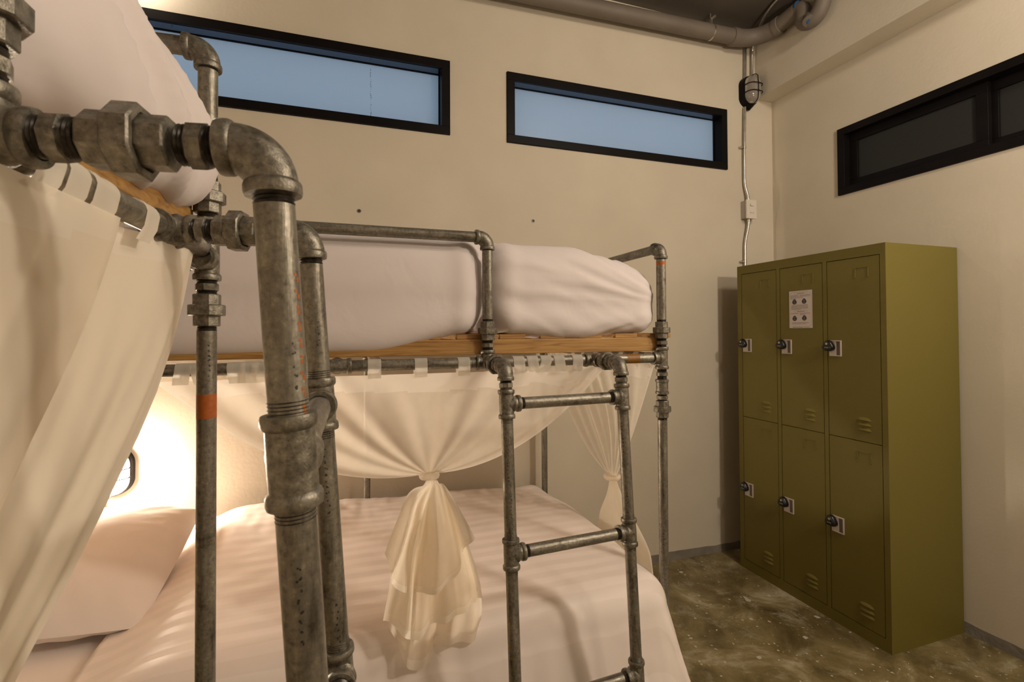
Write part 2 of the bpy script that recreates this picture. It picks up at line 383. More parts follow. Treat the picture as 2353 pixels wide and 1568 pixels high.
def skirting(name, p0, p1, inward, h):
    mb = MB(); p0 = V(p0); p1 = V(p1); n = 160; inward = V(inward)
    def hh(t): return h * (.75 + .8 * (noise.noise(V((t * 9, h * 50, 0))) * .5 + .25)) + .006 * noise.noise(V((t * 60, 1, 0)))
    for i in range(n):
        a = p0.lerp(p1, i / n); b = p0.lerp(p1, (i + 1) / n); z0 = Z_ * hh(i / n); z1 = Z_ * hh((i + 1) / n); o = inward * .006
        mb.add([a + o, b + o, b + z1 + o * .6, a + z0 + o * .6, a + z0, b + z1], [(0, 1, 2, 3), (3, 2, 5, 4)])
    return make(name, mb, 'cement', kind='structure')
skirting('baseboard_back', (XL, YW, 0), (XR, YW, 0), (0, -1, 0), .055)
skirting('baseboard_right', (XR, YF, 0), (XR, YW, 0), (-1, 0, 0), .05)

def frame_bars(mb, place, u0, u1, z0, z1, w, d0, d1, mi=0):
    for a, b, c, d in ((u0, u1, z1 - w, z1), (u0, u1, z0, z0 + w), (u0, u0 + w, z0 + w, z1 - w), (u1 - w, u1, z0 + w, z1 - w)):
        p, q = place(a, c, d0), place(b, d, d1)
        box(mb, [min(p[i], q[i]) for i in range(3)], [max(p[i], q[i]) for i in range(3)], mi)
def blue_window(name, W):
    pl = lambda u, z, k: (u, YW + k, z)
    mb = MB(); frame_bars(mb, pl, W[0] + .001, W[1] - .001, W[2] + .001, W[3] - .001, .045, -.012, .085)
    w = make(name, mb, 'black', kind='structure', bevel=.0015)
    mb = MB(); box(mb, (W[0] + .046, YW + .004, W[3] - .0475), (W[1] - .046, YW + .060, W[3] - .0455)); make('reveal_reflector', mb, 'reveal_blue', w)  # glossy strip added so the top reveal mirrors the blue pane
    mb = MB(); box(mb, (W[0] + .03, YW + .070, W[2] + .03), (W[1] - .03, YW + .074, W[3] - .03)); make('window_pane', mb, 'frost', w)
    mb = MB(); frame_bars(mb, pl, W[0] + .045, W[1] - .045, W[2] + .045, W[3] - .045, .006, .062, .0695); make('glazing_bead', mb, 'black', w)
    return w
w1 = blue_window('window_1', W1); blue_window('window_2', W2)
# faint smudged print on the frosted film of the left window
mb = MB()
for px in (852, 395):
    x = on_y(px, 200, YW + .069).x; z = 2.84
    while z > 2.58:
        l = random.choice((.004, .008, .012)); w_ = random.choice((.0015, .003, .0045)); dx = random.uniform(-.002, .002)
        box(mb, (x + dx - w_ / 2, YW + .0685, z - l), (x + dx + w_ / 2, YW + .0695, z)); z -= l + random.choice((.002, .003, .008))
m, nt, out = new_mat('film_print'); b_ = nd(nt, 'ShaderNodeBsdfDiffuse', Color=(.12, .20, .30, 1)); t_ = nd(nt, 'ShaderNodeBsdfTransparent'); mx_ = nd(nt, 'ShaderNodeMixShader', Fac=.6)
nt.links.new(b_.outputs[0], mx_.inputs[1]); nt.links.new(t_.outputs[0], mx_.inputs[2]); nt.links.new(mx_.outputs[0], out.inputs[0]); M['film'] = m
make('film_print', mb, 'film', w1)
# right wall window, two dark frosted sliding sashes
pl3 = lambda u, z, k: (XR + k, u, z)
mb = MB(); frame_bars(mb, pl3, W3[0] + .001, W3[1] - .001, W3[2] + .001, W3[3] - .001, .042, -.012, .11); w3 = make('window_3', mb, 'black', kind='structure', bevel=.0015)
for (a, b, dpt) in ((1.405, 2.06, .045), (.59, 1.43, .078)):
    mb = MB(); frame_bars(mb, pl3, a, b, W3[2] + .04, W3[3] - .04, .047, dpt - .012, dpt + .015); s_ = make('window_sash', mb, 'black', w3, bevel=.0015)
    mb = MB(); box(mb, (XR + dpt, a + .03, W3[2] + .07), (XR + dpt + .004, b - .03, W3[3] - .07)); make('window_pane', mb, 'darkpane', s_)
mb = MB(); box(mb, (XR + .12, W3[0], W3[2]), (XR + .125, W3[1], W3[3])); make('sky_block', mb, 'darkpane', w3)  # unseen sheet added to keep sky light out behind the dark sashes

# ------------------------------------------------------------------ bunk bed along the window wall
YB, XE, ZR = 1.42, 1.026, 1.345
bedR = thing('bunk_bed', (0, 1.95, 0), 'galvanised pipe bunk bed along the window wall, its ladder in front of the striped duvet', 'bunk bed', 'pipe bunk beds')
def upright(par_bed, x, y, zt, ztop, gdir, low=True, name='post', cross=(), coup=True, dz=0):
    """corner post: fittings at rail height zt, union above, elbow to the guard rail at ztop"""
    top = ST('guard_post', pipe((x, y, zt + .122), (x, y, ztop - FL * .8)), par_bed)
    FT('hex_nipple', hexnip((x, y, zt + FL + .0145), Z_), top); FT('union_fitting', union((x, y, zt + .096), Z_), top)
    FT('elbow_fitting', elbow((x, y, ztop), -Z_, gdir), top)
    if not low: return top, None
    zt += dz
    zu = zt - .176 if coup else zt - .092
    post = ST(name, pipe((x, y, 0), (x, y, zu - .027), 0, .010), par_bed)
    FT('tee_fitting', fitting((x, y, zt), [Z_, -Z_] + [V(d) for d in cross]), post)
    FT('hex_nipple', hexnip((x, y, zt - FL - (.0175 if coup else .0125)), Z_, .035 if coup else .025), post)
    if coup:
        FT('coupling_fitting', coupling((x, y, zt - .099), Z_), post); FT('hex_nipple', hexnip((x, y, zt - .136), Z_, .022), post)
    FT('union_fitting', union((x, y, zu), -Z_), post)
    mb = MB(); lathe(mb, (x, y, 0), Z_, [(0, .034), (.004, .034), (.008, .022), (.02, .02)], 24); make('floor_flange', mb, 'fit', post)
    return top, post
ZG = 1.726
g1, p1 = upright(bedR, XE, YB, ZR, ZG, Y_, cross=(-X_, Y_))
band((XE, YB, ZG - FL - .022), (XE, YB, ZG - FL - .010), g1)
stamp((XE, YB, .3), (XE, YB, 1.2), .38, .45, .0, p1)
g2, _ = upright(bedR, .402, YB, ZR, ZG, -X_, low=False)
XLR = -.98
g3, p3 = upright(bedR, XLR, YB, ZR, ZG, X_, cross=(X_, Y_))
YBK = 2.485
for x in (XE, .085, XLR):
    post = ST('back_post', pipe((x, YBK, 0), (x, YBK, ZR - FL), 0, .010), bedR); FT('tee_fitting', fitting((x, YBK, ZR), [Z_, -Z_, -Y_]), post)
    if x != .085:
        gp = ST('guard_post', pipe((x, YBK, ZR + FL), (x, YBK, ZG - FL * .8)), bedR); FT('elbow_fitting', elbow((x, YBK, ZG), -Z_, -Y_), gp)
        ST('end_guard_rail', pipe((x, YB + FL * .8, ZG), (x, YBK - FL * .8, ZG)), bedR)
    ST('cross_rail', pipe((x, YB + FL * .8, ZR), (x, YBK - FL * .8, ZR)), bedR)
ST('guard_rail', pipe((XLR + FL * .8, YB, ZG), (.402 - FL * .8, YB, ZG), .01, .006), bedR)
sr = ST('side_rail', pipe((XLR + FL * .8, YB, ZR), (XE - FL * .8, YB, ZR), .01, .01), bedR)
FT('tee_fitting', fitting((.402, YB, ZR), [X_, -X_, Z_, -Y_]), sr)
FT('tee_fitting', fitting((.766, YB, ZR), [X_, -X_, -Y_]), sr)
FT('tee_fitting', fitting((-.030, YB, ZR), [X_, -X_, Y_]), sr)
pipe_thread((.008, YB, ZR), X_, .030, sr); pipe_thread((.402 - FL - .016, YB, ZR), X_, .016, sr)
band((.882, YB, ZR), (.930, YB, ZR), sr, mat='amber')
ST('back_rail', pipe((XLR, YBK, ZR), (XE, YBK, ZR), 0, 0), bedR)
for y in (YB, YBK): ST('lower_side_rail', pipe((XLR, y, .27), (XE, y, .27), 0, 0), bedR)
lad = ladder(bedR, [(.402, YB, ZR), (.766, YB, ZR)], [(.400, YB - .180, ZR), (.765, YB - .160, ZR)], .085, [1.245, .862, .478], 0.0)
stamp(lad[0][4], lad[0][3], .92, 1.02, .3, lad[0][2]); stamp(lad[0][4], lad[0][3], 1.05, 1.14, -.05, lad[0][2])
stamp(lad[0][4], lad[0][3], .50, .74, -.5, lad[0][2], 'yellow', 'yellow_lettering', .009, .006, .028)
stamp(lad[1][4], lad[1][3], 1.08, 1.17, -.35, lad[1][2]); stamp(lad[1][4], lad[1][3], .92, .98, -.1, lad[1][2])
def rung_stamp(x0, x1, y, z): return (V((x0, y, z)), V((x1, y, z)))
# wooden bed base: front and back boards, slats across
for a, b in ((YB + .012, YB + .040), (YBK - .04, YBK - .012)):
    mb = MB(); box(mb, (XLR + .03, a, 1.369), (1.045, b, 1.415)); make('side_board', mb, 'wood', bedR, bevel=.002)
x = -.919
while x < 1.0:
    mb = MB(); box(mb, (x, YB + .020, 1.4155), (x + .086, YBK - .014, 1.4305)); make('slat', mb, 'wood', bedR, bevel=.0015); x += .1365

# ------------------------------------------------------------------ near bunk bed on the left
XB, YE, ZL, ZGL = -.242, 1.0, 1.588, 1.955
bedL = thing('bunk_bed', (-.75, .05, 0), 'taller galvanised pipe bunk bed close on the left, thick near ladder with orange marks', 'bunk bed', 'pipe bunk beds')
gl1, pl1 = upright(bedL, XB, YE, ZL, ZGL, -X_, cross=(-Y_, -X_), coup=False, dz=-.016)
band((XB, YE, 1.287), (XB, YE, 1.330), pl1)
stamp((XB, YE, .2), (XB, YE, 1.4), 1.16, 1.22, .25, pl1)
YT1, YT2, XLL, YN = .463, .812, -1.36, -.93
gl2, _ = upright(bedL, XB, YT1, ZL, ZGL, -Y_, low=False)
gl3, pl3_ = upright(bedL, XB, YN, ZL, ZGL, Y_, cross=(Y_, -X_), coup=False)
for y in (YE, YN):
    post = ST('back_post', pipe((XLL, y, 0), (XLL, y, ZL - FL), 0, .01), bedL); FT('tee_fitting', fitting((XLL, y, ZL), [Z_, -Z_, X_]), post)
    gp = ST('guard_post', pipe((XLL, y, ZL + FL), (XLL, y, ZGL - FL * .8)), bedL); FT('elbow_fitting', elbow((XLL, y, ZGL), -Z_, X_), gp)
    ST('cross_rail', pipe((XLL + FL * .8, y, ZL), (XB - FL * .8, y, ZL)), bedL)
ST('end_guard_rail', pipe((XLL + FL * .8, YE, ZGL), (XB - FL * .8, YE, ZGL), .01, .006), bedL)
ST('guard_rail', pipe((XB, YN + FL * .8, ZGL), (XB, YT1 - FL * .8, ZGL)), bedL)
sl = ST('side_rail', pipe((XB, YN + FL * .8, ZL), (XB, YE - FL * .8, ZL)), bedL)
FT('tee_fitting', fitting((XB, YT1, ZL), [Y_, -Y_, Z_, X_]), sl); FT('tee_fitting', fitting((XB, YT2, ZL), [Y_, -Y_, X_]), sl)
ST('back_rail', pipe((XLL, YN, ZL), (XLL, YE, ZL), 0, 0), bedL)
ladL = ladder(bedL, [(XB, YT1, ZL), (XB, YT2, ZL)], [(-.042, .448, 1.5905), (-.047, .772, 1.585)], .066, [1.334, .938, .53], 0.0)
e0, d0, r0, t0_, f0 = ladL[0]; e1, d1, r1, t1_, f1 = ladL[1]
L0 = (t0_ - f0).length
a0 = ang_to(f0, t0_, EYE); marks = []
for k in range(9): marks.append((1.375 + k * .0135, a0 + 1.0 + random.uniform(-.08, .08), .004, .0026)); marks.append((1.380 + k * .0135, a0 + .93 + random.uniform(-.05, .05), .0025, .003))
patches('orange_chalk_marks', 'orange', f0, t0_, R, marks, r0)
stamp(f0, t0_, 1.395, 1.435, .55, r0, sz=.0025, wd=.002); stamp(f0, t0_, 1.19, 1.255, .0, r0, sz=.003, wd=.0025, step=.0085)
stamp(f1, t1_, 1.18, 1.27, .1, r1, sz=.003, wd=.0025); stamp(f1, t1_, .98, 1.05, .2, r1, sz=.004, wd=.003); stamp(f1, t1_, 1.42, 1.46, .2, r1, sz=.003, wd=.0025)
for a, b in ((XB - .050, XB - .022), (XLL + .012, XLL + .04)):
    mb = MB(); box(mb, (a, YN + .03, 1.621), (b, 1.0, 1.660)); make('side_board', mb, 'wood', bedL, bevel=.002)
y = -.86
while y < .92:
    mb = MB(); box(mb, (XLL + .014, y, 1.6605), (XB - .024, y + .086, 1.675)); make('slat', mb, 'wood', bedL, bevel=.0015); y += .1365

# ------------------------------------------------------------------ mattresses and bedding
def rounded_box(lo, hi, rad, step=.022, fn=None):
    mb = MB(); lo = V(lo); hi = V(hi); key = {}; vs = []; fs = []
    n = [max(3, int((hi[i] - lo[i]) / step)) for i in range(3)]
    def vid(p):
        k = tuple(round(c, 5) for c in p)
        if k not in key: key[k] = len(vs); vs.append(V(p))
        return key[k]
    for ax in range(3):
        a, b = (ax + 1) % 3, (ax + 2) % 3
        for side in (0, 1):
            for i in range(n[a]):
                for j in range(n[b]):
                    q = []
                    for di, dj in ((0, 0), (1, 0), (1, 1), (0, 1)):
                        p = [0, 0, 0]; p[ax] = hi[ax] if side else lo[ax]
                        p[a] = lo[a] + (hi[a] - lo[a]) * (i + di) / n[a]; p[b] = lo[b] + (hi[b] - lo[b]) * (j + dj) / n[b]; q.append(vid(p))
                    fs.append(tuple(q if side else q[::-1]))
    out = []
    for p in vs:
        c = V([min(max(p[i], lo[i] + rad), hi[i] - rad) for i in range(3)]); d = p - c
        nrm = d.normalized() if d.length > 1e-9 else V((0, 0, 1)); q = c + nrm * rad
        out.append(fn(q, nrm) if fn else q)
    mb.add(out, fs); return mb
def N(x, y, z, s=0): return noise.noise(V((x + s * 7.1, y - s * 3.3, z + s)))
def crease(v): t = max(0, 1 - abs(v) * 2.2); return t * t * (3 - 2 * t)
def smooth(a, b, x): t = min(1, max(0, (x - a) / (b - a))); return t * t * (3 - 2 * t)
def mat_back(q, n):
    p = q.copy(); w = smooth(.40, .55, q.x)
    d = .006 * N(q.x * 3, q.y * 3, q.z * 5)
    # pulled diagonal creases towards the foot end, softer bulges on the long side
    u = (q.x * .45 + q.z * 1.0)
    en = 1 - .6 * smooth(.88, 1.0, q.x)
    ph = math.atan2(q.z - 1.53, 1.14 - q.x); rr_ = math.hypot(q.z - 1.53, 1.14 - q.x)
    d += en * w * (.006 * N(ph * 12, rr_ * 2.2, q.y * 2, 3) + .0065 * crease(N(ph * 9, rr_ * 1.4, q.y, 5)) * smooth(.14, .40, rr_) + .003 * N(u * 42, q.x * 4, q.y, 5))
    d += .004 * math.exp(-abs(q.x - .402) / .06) * N(q.z * 34, q.x * 9, 0, 15)
    if n.y < -.3: d += .012 * math.sin(PI * smooth(1.43, 1.715, q.z)) - .030 * math.exp(-((q.x - .402) / .030) ** 2) * (1 + .4 * N(q.z * 30, 0, 0)) + .006 * math.exp(-((abs(q.x - .402) - .075) / .03) ** 2)
    p += n * d
    p.z -= .062 * smooth(.60, 1.03, q.x) ** 2 * smooth(1.50, 1.70, q.z)
    if q.z < 1.52 and q.y < 1.6: p.z += -.020 * smooth(.35, 0, q.x) - .006 + .006 * N(q.x * 4, 1, 1) + .010 * smooth(.25, .4, q.x) * smooth(.55, .4, q.x)
    fr = smooth(1.60, 1.46, q.y) * smooth(1.54, 1.44, q.z)
    p.z -= fr * (.040 * smooth(.36, .05, q.x) + .012 * math.exp(-((q.x - .70) / .14) ** 2)); p.y -= fr * .030 * (1 - math.exp(-((q.x - .402) / .04) ** 2))
    return p
mb = rounded_box((-.95, 1.432, 1.433), (1.022, 2.455, 1.724), .080, .0115, mat_back)
tag(make('mattress', mb, 'sheet', sharp=180), 'thick white mattress on the upper bunk by the windows, dented by the guard post', 'mattress', 'white mattresses')
def mat_near(q, n):
    p = q.copy(); d = .007 * N(q.y * 3, q.x * 3, q.z * 3, 9)
    u = q.z + q.y * .55
    ph = math.atan2(q.z - 1.56, 1.06 - q.y); rr_ = math.hypot(q.z - 1.56, 1.06 - q.y)
    if n.x > .2: d += smooth(.10, .35, rr_) * (.010 * N(ph * 8, rr_ * 1.3, q.x, 11) + .013 * crease(N(ph * 6, rr_ * .9, q.x, 12)) + .007 * crease(N(ph * 11, rr_ * 1.0, q.x, 19))) * smooth(1.93, 1.85, q.z)
    else: d += .010 * N(u * 11, q.y * 1.2, q.x * 2, 11)
    if n.x > .3: d += .012 * math.sin(PI * smooth(1.67, 1.93, q.z))
    if q.y > .9 : d += .010 * N(q.x * 6, q.z * 14, q.y * 9, 4)
    p += n * d; p.z -= .05 * smooth(.6, .98, q.y) ** 1.5 * smooth(1.75, 1.92, q.z)
    nf = smooth(-.42, -.27, q.x); lw = smooth(1.90, 1.70, q.z)
    p.y += .022 * nf * lw * smooth(.80, .97, q.y); p.x += .040 * nf * lw - .030 * nf * math.exp(-((q.y - .463) / .04) ** 2); p.z -= .038 * nf * smooth(1.78, 1.68, q.z); return p
mb = rounded_box((-1.33, -.90, 1.676), (-.262, .990, 1.935), .075, .0115, mat_near)
near_mattress = tag(make('mattress', mb, 'sheet', sharp=180), 'white sheeted mattress on the near upper bunk, overhead at top left', 'mattress', 'white mattresses')
mb = rounded_box((-1.05, 1.47, .30), (.985, 2.46, .535), .06, .03, lambda q, n: q + n * .003 * N(q.x * 8, q.y * 8, q.z * 8, 2))
tag(make('mattress', mb, 'pillow'), 'white sheeted mattress of the lower bunk, bare only below the pillow', 'mattress', 'white mattresses')

def duvet():
    mb = MB(); x0, xe, y1, yf = -.665, .93, 2.47, 1.44; rx = .085
    LA, LB = (xe - x0) + .42, (y1 - yf) + .36
    def fn(u, v):
        a = x0 + u * LA; b = y1 - v * LB
        ox = max(a - xe, 0); oy = max(yf - b, 0); d = math.hypot(ox, oy)
        px, py = min(a, xe), max(b, yf)
        z = .607 + .022 * math.exp(-((b - 1.95) / .4) ** 2) + .035 * smooth(.2, -.3, a) * smooth(1.9, 2.4, b) - .05 * smooth(-.42, -.62, a) - .02 * smooth(.5, .95, a) * smooth(1.9, 2.4, b)
        z += .006 * N(a * 4, b * 5, 0) + .0035 * N(a * 9 + b * 3, b * 16, 1) + .004 * smooth(1.9, 2.4, b) * N(a * 26, b * 10, 2)
        z -= .02 * smooth(.10, 0, a - x0)
        if d > 0:
            nx, ny = ox / d, -oy / d; q = d / rx
            if q < PI / 2: h, dr = rx * math.sin(q), rx * (1 - math.cos(q))
            else: h, dr = rx + (d - rx * PI / 2) * .26, rx + (d - rx * PI / 2) * .965
            along = math.atan2(oy, ox + 1e-9) * .35 + (a if oy > ox else -b)
            h += .016 * smooth(.08, .25, d) * N(along * 7, d * 1.2, 3) + .008 * smooth(.1, .3, d) * N(along * 19, d * 2, 6)
            px += nx * h; py += ny * h; z -= dr
        return V((px, py, max(z, .03)))
    grid(mb, fn, 150, 96)
    o = make('duvet', mb, 'satin'); s = o.modifiers.new('thickness', 'SOLIDIFY'); s.thickness = .012; s.offset = -1
    return tag(o, 'white satin-striped duvet draped over the lower bunk, hanging down at the foot end', 'duvet')
duvet()
def pillow():
    mb = MB(); c = V((-.852, 2.02, .650)); hx, hy, th = .270, .315, .125
    def surf(sgn):
        def fn(u, v):
            a, b = u * 2 - 1, v * 2 - 1
            prof = max(0, (1 - abs(a) ** 2.1) * (1 - abs(b) ** 2.1)) ** .52
            x = hx * a * (1 + .03 * (1 - b * b)); y = hy * b * (1 + .04 * (1 - a * a))
            ed_ = smooth(.35, .8, max(abs(a), abs(b))) * (1 - smooth(.93, 1, max(abs(a), abs(b))))
            z = sgn * th * (1 if sgn > 0 else .62) * prof + .008 * N(x * 7, y * 7, 0, 4) * prof + ed_ * .006 * N(math.atan2(b, a) * 9, a * 2, b * 2, 8)
            return c + V((x, y, z + .050 * b - .012 * a * (1 - b)))
        return fn
    grid(mb, surf(1), 44, 44)
    f2 = surf(-1); grid(mb, lambda u, v: f2(v, u), 44, 44)
    return tag(make('pillow', mb, 'pillow', sharp=60), 'plump white pillow at the head of the lower bunk, under the lit wall lamp', 'pillow')
pillow()

# ------------------------------------------------------------------ curtains
def tab_loop(c, ax, drop, w, out, par, mat, r=R * 1.13, slant=0):
    """a fabric loop over a rail: front strip, over the top, back strip"""
    mb = MB(); c = V(c); ax = V(ax); out = V(out); prof = []
    for i in range(13):
        a = -.15 + (PI + .3) * i / 12; prof.append((math.cos(a) * r, math.sin(a) * r))
    prof = [(r * .75, -drop)] + [(r * 1.02, -drop * .5)] + prof + [(-r * 1.02, -drop * .5), (-r * .75, -drop)]
    n = len(prof) - 1
    def fn(u, v):
        o, z = prof[round(v * n)]; sh = slant * (-z if z < 0 else 0)
        return c + ax * ((u - .5) * w + sh) + out * (o + .0015 * math.sin(u * 9)) + Z_ * z
    grid(mb, fn, 4, n); return make('curtain_tab', mb, mat, par)
def swag(mb, hdr, knot, lat, out, sag, fold, ns=120, nt_=50, hemd=.05, s_edge=.012, spread=.035):
    def P(s, t):
        h = hdr(s); k = knot + lat * (s - .5) * spread
        e = abs(2 * s - 1) ** 1.6
        L_ = (h - k).length
        p = h.lerp(k, t) - Z_ * sag(s) * e * 4 * t * (1 - t)
        amp = math.sin(PI * min(1, t * 1.02)) ** .8 * (1 - .45 * t)
        p += out * (fold(s, t) * amp + .03 * math.sin(PI * t) * (1 - e))
        return p
    lens = {}
    def mif(s, t):
        h = hdr(s); L_ = (h - knot).length
        return 1 if (t * L_ < hemd or s < s_edge or s > 1 - s_edge) else 0
    grid(mb, P, ns, nt_, mif=mif)
def folds(seed, n1=9, a1=.016, n2=23, a2=.006):
    return lambda s, t: a1 * math.sin(n1 * 2 * PI * s + 2.2 * N(s * 4, 0, 0, seed)) + a2 * math.sin(n2 * 2 * PI * s + 3 * N(s * 7, t, 0, seed + 1)) + .010 * N(s * 6, t * 1.5, 0, seed + 2)

# 1: curtain on the long side of the window-wall bunk
cR = thing('curtain', (.2, 1.40, .6), 'sheer cream curtain tied in a knot over the lower bunk, tail hanging onto the duvet', 'curtain', 'knotted sheer curtains')
mb = MB(); kR = V((.218, 1.385, 1.035))
swag(mb, lambda s: V((-.455 + 1.265 * s, YB - .004 + .010 * math.sin(s * 46) * smooth(.62, .7, s) + .008 * math.sin(s * 60) * smooth(.4, .3, s), 1.318 + (.006 * math.sin(s * 40)) * smooth(.66, .72, s))), kR, X_, -Y_, lambda s: .088 if s < .5 else .080, folds(21, 3, .012, 8, .0035))
make('curtain_drape', mb, ['sheer', 'hem'], cR)
for px in (425, 463, 545, 575, 600, 640, 670, 860, 966, 1064):
    tab_loop((on_y(px, 838, YB).x, YB, ZR), X_, .036, .036 if px > 800 or px < 430 else .042, -Y_, cR, 'hem', slant=0 if px > 800 else random.uniform(-.25, .25))
for px, sl_ in ((1189, .1), (1220, .25), (1251, -.35), (1281, .15), (1323, -.1)):
    tab_loop((on_y(px, 832, YB).x, YB, ZR), X_, .034, .036, -Y_, cR, 'hem', slant=sl_)
# knot: gathered ring of cloth
mb = MB()
def ring(c, ax, r0, r1, seed, mb):
    ax, u, w = basis(ax)
    def fn(a, b):
        th, ph = a * 2 * PI, b * 2 * PI; rr = r1 * (1 + .35 * N(math.cos(th) * 2, math.sin(th) * 2, b * 3, seed))
        return V(c) + (u * math.cos(th) + w * math.sin(th)) * (r0 + rr * math.cos(ph)) + ax * (rr * math.sin(ph))
    grid(mb, fn, 24, 10)
ring(kR + V((0, 0, -.004)), Z_, .020, .009, 3, mb); make('curtain_knot', mb, 'hem', cR)
def tail_panel(mb, top, tw, left, right, bottom, Y, dep, seed, nu=64, nv=40, hem=.045):
    """cloth fan from the knot: left/right outlines and bottom hem given as (x, z) lists"""
    def ip(pts, t):
        L_ = [0]
        for p, q in zip(pts, pts[1:]): L_.append(L_[-1] + math.hypot(q[0] - p[0], q[1] - p[1]))
        g = t * L_[-1]
        for i in range(len(pts) - 1):
            if g <= L_[i + 1] + 1e-9:
                f_ = (g - L_[i]) / max(1e-9, L_[i + 1] - L_[i]); return (pts[i][0] + (pts[i + 1][0] - pts[i][0]) * f_, pts[i][1] + (pts[i + 1][1] - pts[i][1]) * f_)
        return pts[-1]
    def soft(p, k):
        for _ in range(k): p = [p[0]] + [((a[0] * w_ + b[0] * (1 - w_)), (a[1] * w_ + b[1] * (1 - w_))) for a, b in zip(p, p[1:]) for w_ in (.75, .25)] + [p[-1]]
        return p
    left, right, bottom = soft(left, 3), soft(right, 3), soft(bottom, 1)
    def fn(u, v):
        l = ip(left, v); r = ip(right, v); b = ip(bottom, u); t = (top[0] + (u - .5) * tw, top[1])
        bl, br = bottom[0], bottom[-1]; le = (1 - u)
        # Coons patch of the four outlines
        x = (1 - u) * l[0] + u * r[0] + (1 - v) * t[0] + v * b[0] - ((1 - u) * (1 - v) * left[0][0] + u * (1 - v) * right[0][0] + (1 - u) * v * bl[0] + u * v * br[0])
        z = (1 - u) * l[1] + u * r[1] + (1 - v) * t[1] + v * b[1] - ((1 - u) * (1 - v) * left[0][1] + u * (1 - v) * right[0][1] + (1 - u) * v * bl[1] + u * v * br[1])
        g = smooth(0, .35, v)
        y = Y - g * dep * math.sin(PI * u) + g * (.016 * math.sin(u * 13 + seed) + .010 * math.sin(u * 29 + seed * 2 + v * 2) + .012 * N(u * 4, v * 2, 0, seed)) + .03 * v * (u - .5) ** 2
        return V((x, y, z))
    grid(mb, fn, nu, nv, mif=lambda u, v: 1 if (v > 1 - hem or u < .03 or u > .97) else 0)
def pxs(lst, Y): return [(lambda p: (p.x, p.z))(on_y(a, b, Y)) for a, b in lst]
YT = 1.345; tp = (kR.x, 1.028)
def K(dx): return (tp[0] + dx, tp[1])
mb = MB()
tail_panel(mb, tp, .03, [K(-.015)] + pxs([(925, 1190), (905, 1330), (895, 1450)], YT), [K(.015)] + pxs([(1075, 1240), (1100, 1330), (1116, 1385), (1112, 1478)], YT),
           pxs([(895, 1450), (920, 1500), (954, 1542), (985, 1512), (998, 1490), (1006, 1474), (1050, 1466), (1112, 1478)], YT), YT, .02, 1)
tail_panel(mb, tp, .03, [K(-.012)] + pxs([(910, 1230), (898, 1345), (881, 1437)], YT - .02), [K(.015)] + pxs([(1060, 1200), (1105, 1330), (1112, 1382)], YT - .02),
           pxs([(881, 1437), (920, 1440), (950, 1470), (985, 1440), (1010, 1420), (1060, 1400), (1112, 1382)], YT - .02), YT - .02, .02, 2)
tail_panel(mb, tp, .03, [K(-.015)] + pxs([(938, 1125), (918, 1190), (885, 1280)], YT - .035), [K(.015)] + pxs([(1020, 1110), (1052, 1163), (1075, 1205), (1091, 1236)], YT - .035),
           pxs([(885, 1280), (897, 1300), (899, 1346), (935, 1358), (969, 1362), (1012, 1335), (1054, 1308), (1065, 1275), (1091, 1236)], YT - .035), YT - .035, .025, 3)
make('curtain_tail', mb, ['sheer', 'hem'], cR)
# 2: curtain on the foot end of the same bunk
cE = thing('curtain', (XE, 1.9, .2), 'sheer cream curtain tied with a tasselled cord at the foot end of the window bunk', 'curtain', 'knotted sheer curtains')
mb = MB(); kE = V((XE + .02, 1.795, .832))
swag(mb, lambda s: V((XE + .004 + .006 * math.sin(s * 50), 1.468 + .93 * s, 1.318)), kE, Y_, X_, lambda s: .03 if s < .5 else .085, folds(33, 4, .014, 11, .004), 90, 40, spread=.06)
make('curtain_drape', mb, ['sheer', 'hem'], cE)
for y in (1.49, 1.56, 1.66, 1.75, 1.86, 1.98, 2.08, 2.20, 2.31, 2.38): tab_loop((XE, y, ZR), Y_, .036, .034, X_, cE, 'hem')
mb = MB(); ring(kE + V((0, 0, -.004)), Z_, .026, .010, 5, mb)
def cone_tail(mb, top, pts, seed, ny):
    def fn(u, v):
        z = top.z - v * pts[2]; w = pts[0] + (pts[1] - pts[0]) * smooth(-.05, .50, v); a = u * 2 * PI
        rr = 1 + .22 * math.sin(a * ny + seed) * smooth(.05, .5, v)
        return V((top.x + math.cos(a) * w * .28 * rr + .004 + .07 * v, top.y + math.sin(a) * w * rr, z + .03 * v * math.sin(a * 2 + seed)))
    grid(mb, fn, 60, 26)
cone_tail(mb, kE + V((0, 0, -.01)), (.022, .165, .50), 1.0, 5); make('curtain_tail', mb, 'sheer', cE)
mb = MB(); ring(kE, Z_, .030, .0035, 6, mb)
q = kE + V((.03, -.045, -.01)); sweep(mb, bez([kE + V((.03, -.01, 0)), q + V((.01, 0, .02)), q + V((.005, 0, -.05))], 8), .003, 8)
lathe(mb, q + V((.005, 0, -.045)), -Z_, [(0, .002), (.006, .006), (.012, .004), (.035, .008), (.038, .001)], 10); make('tie_cord', mb, 'hem', cE)
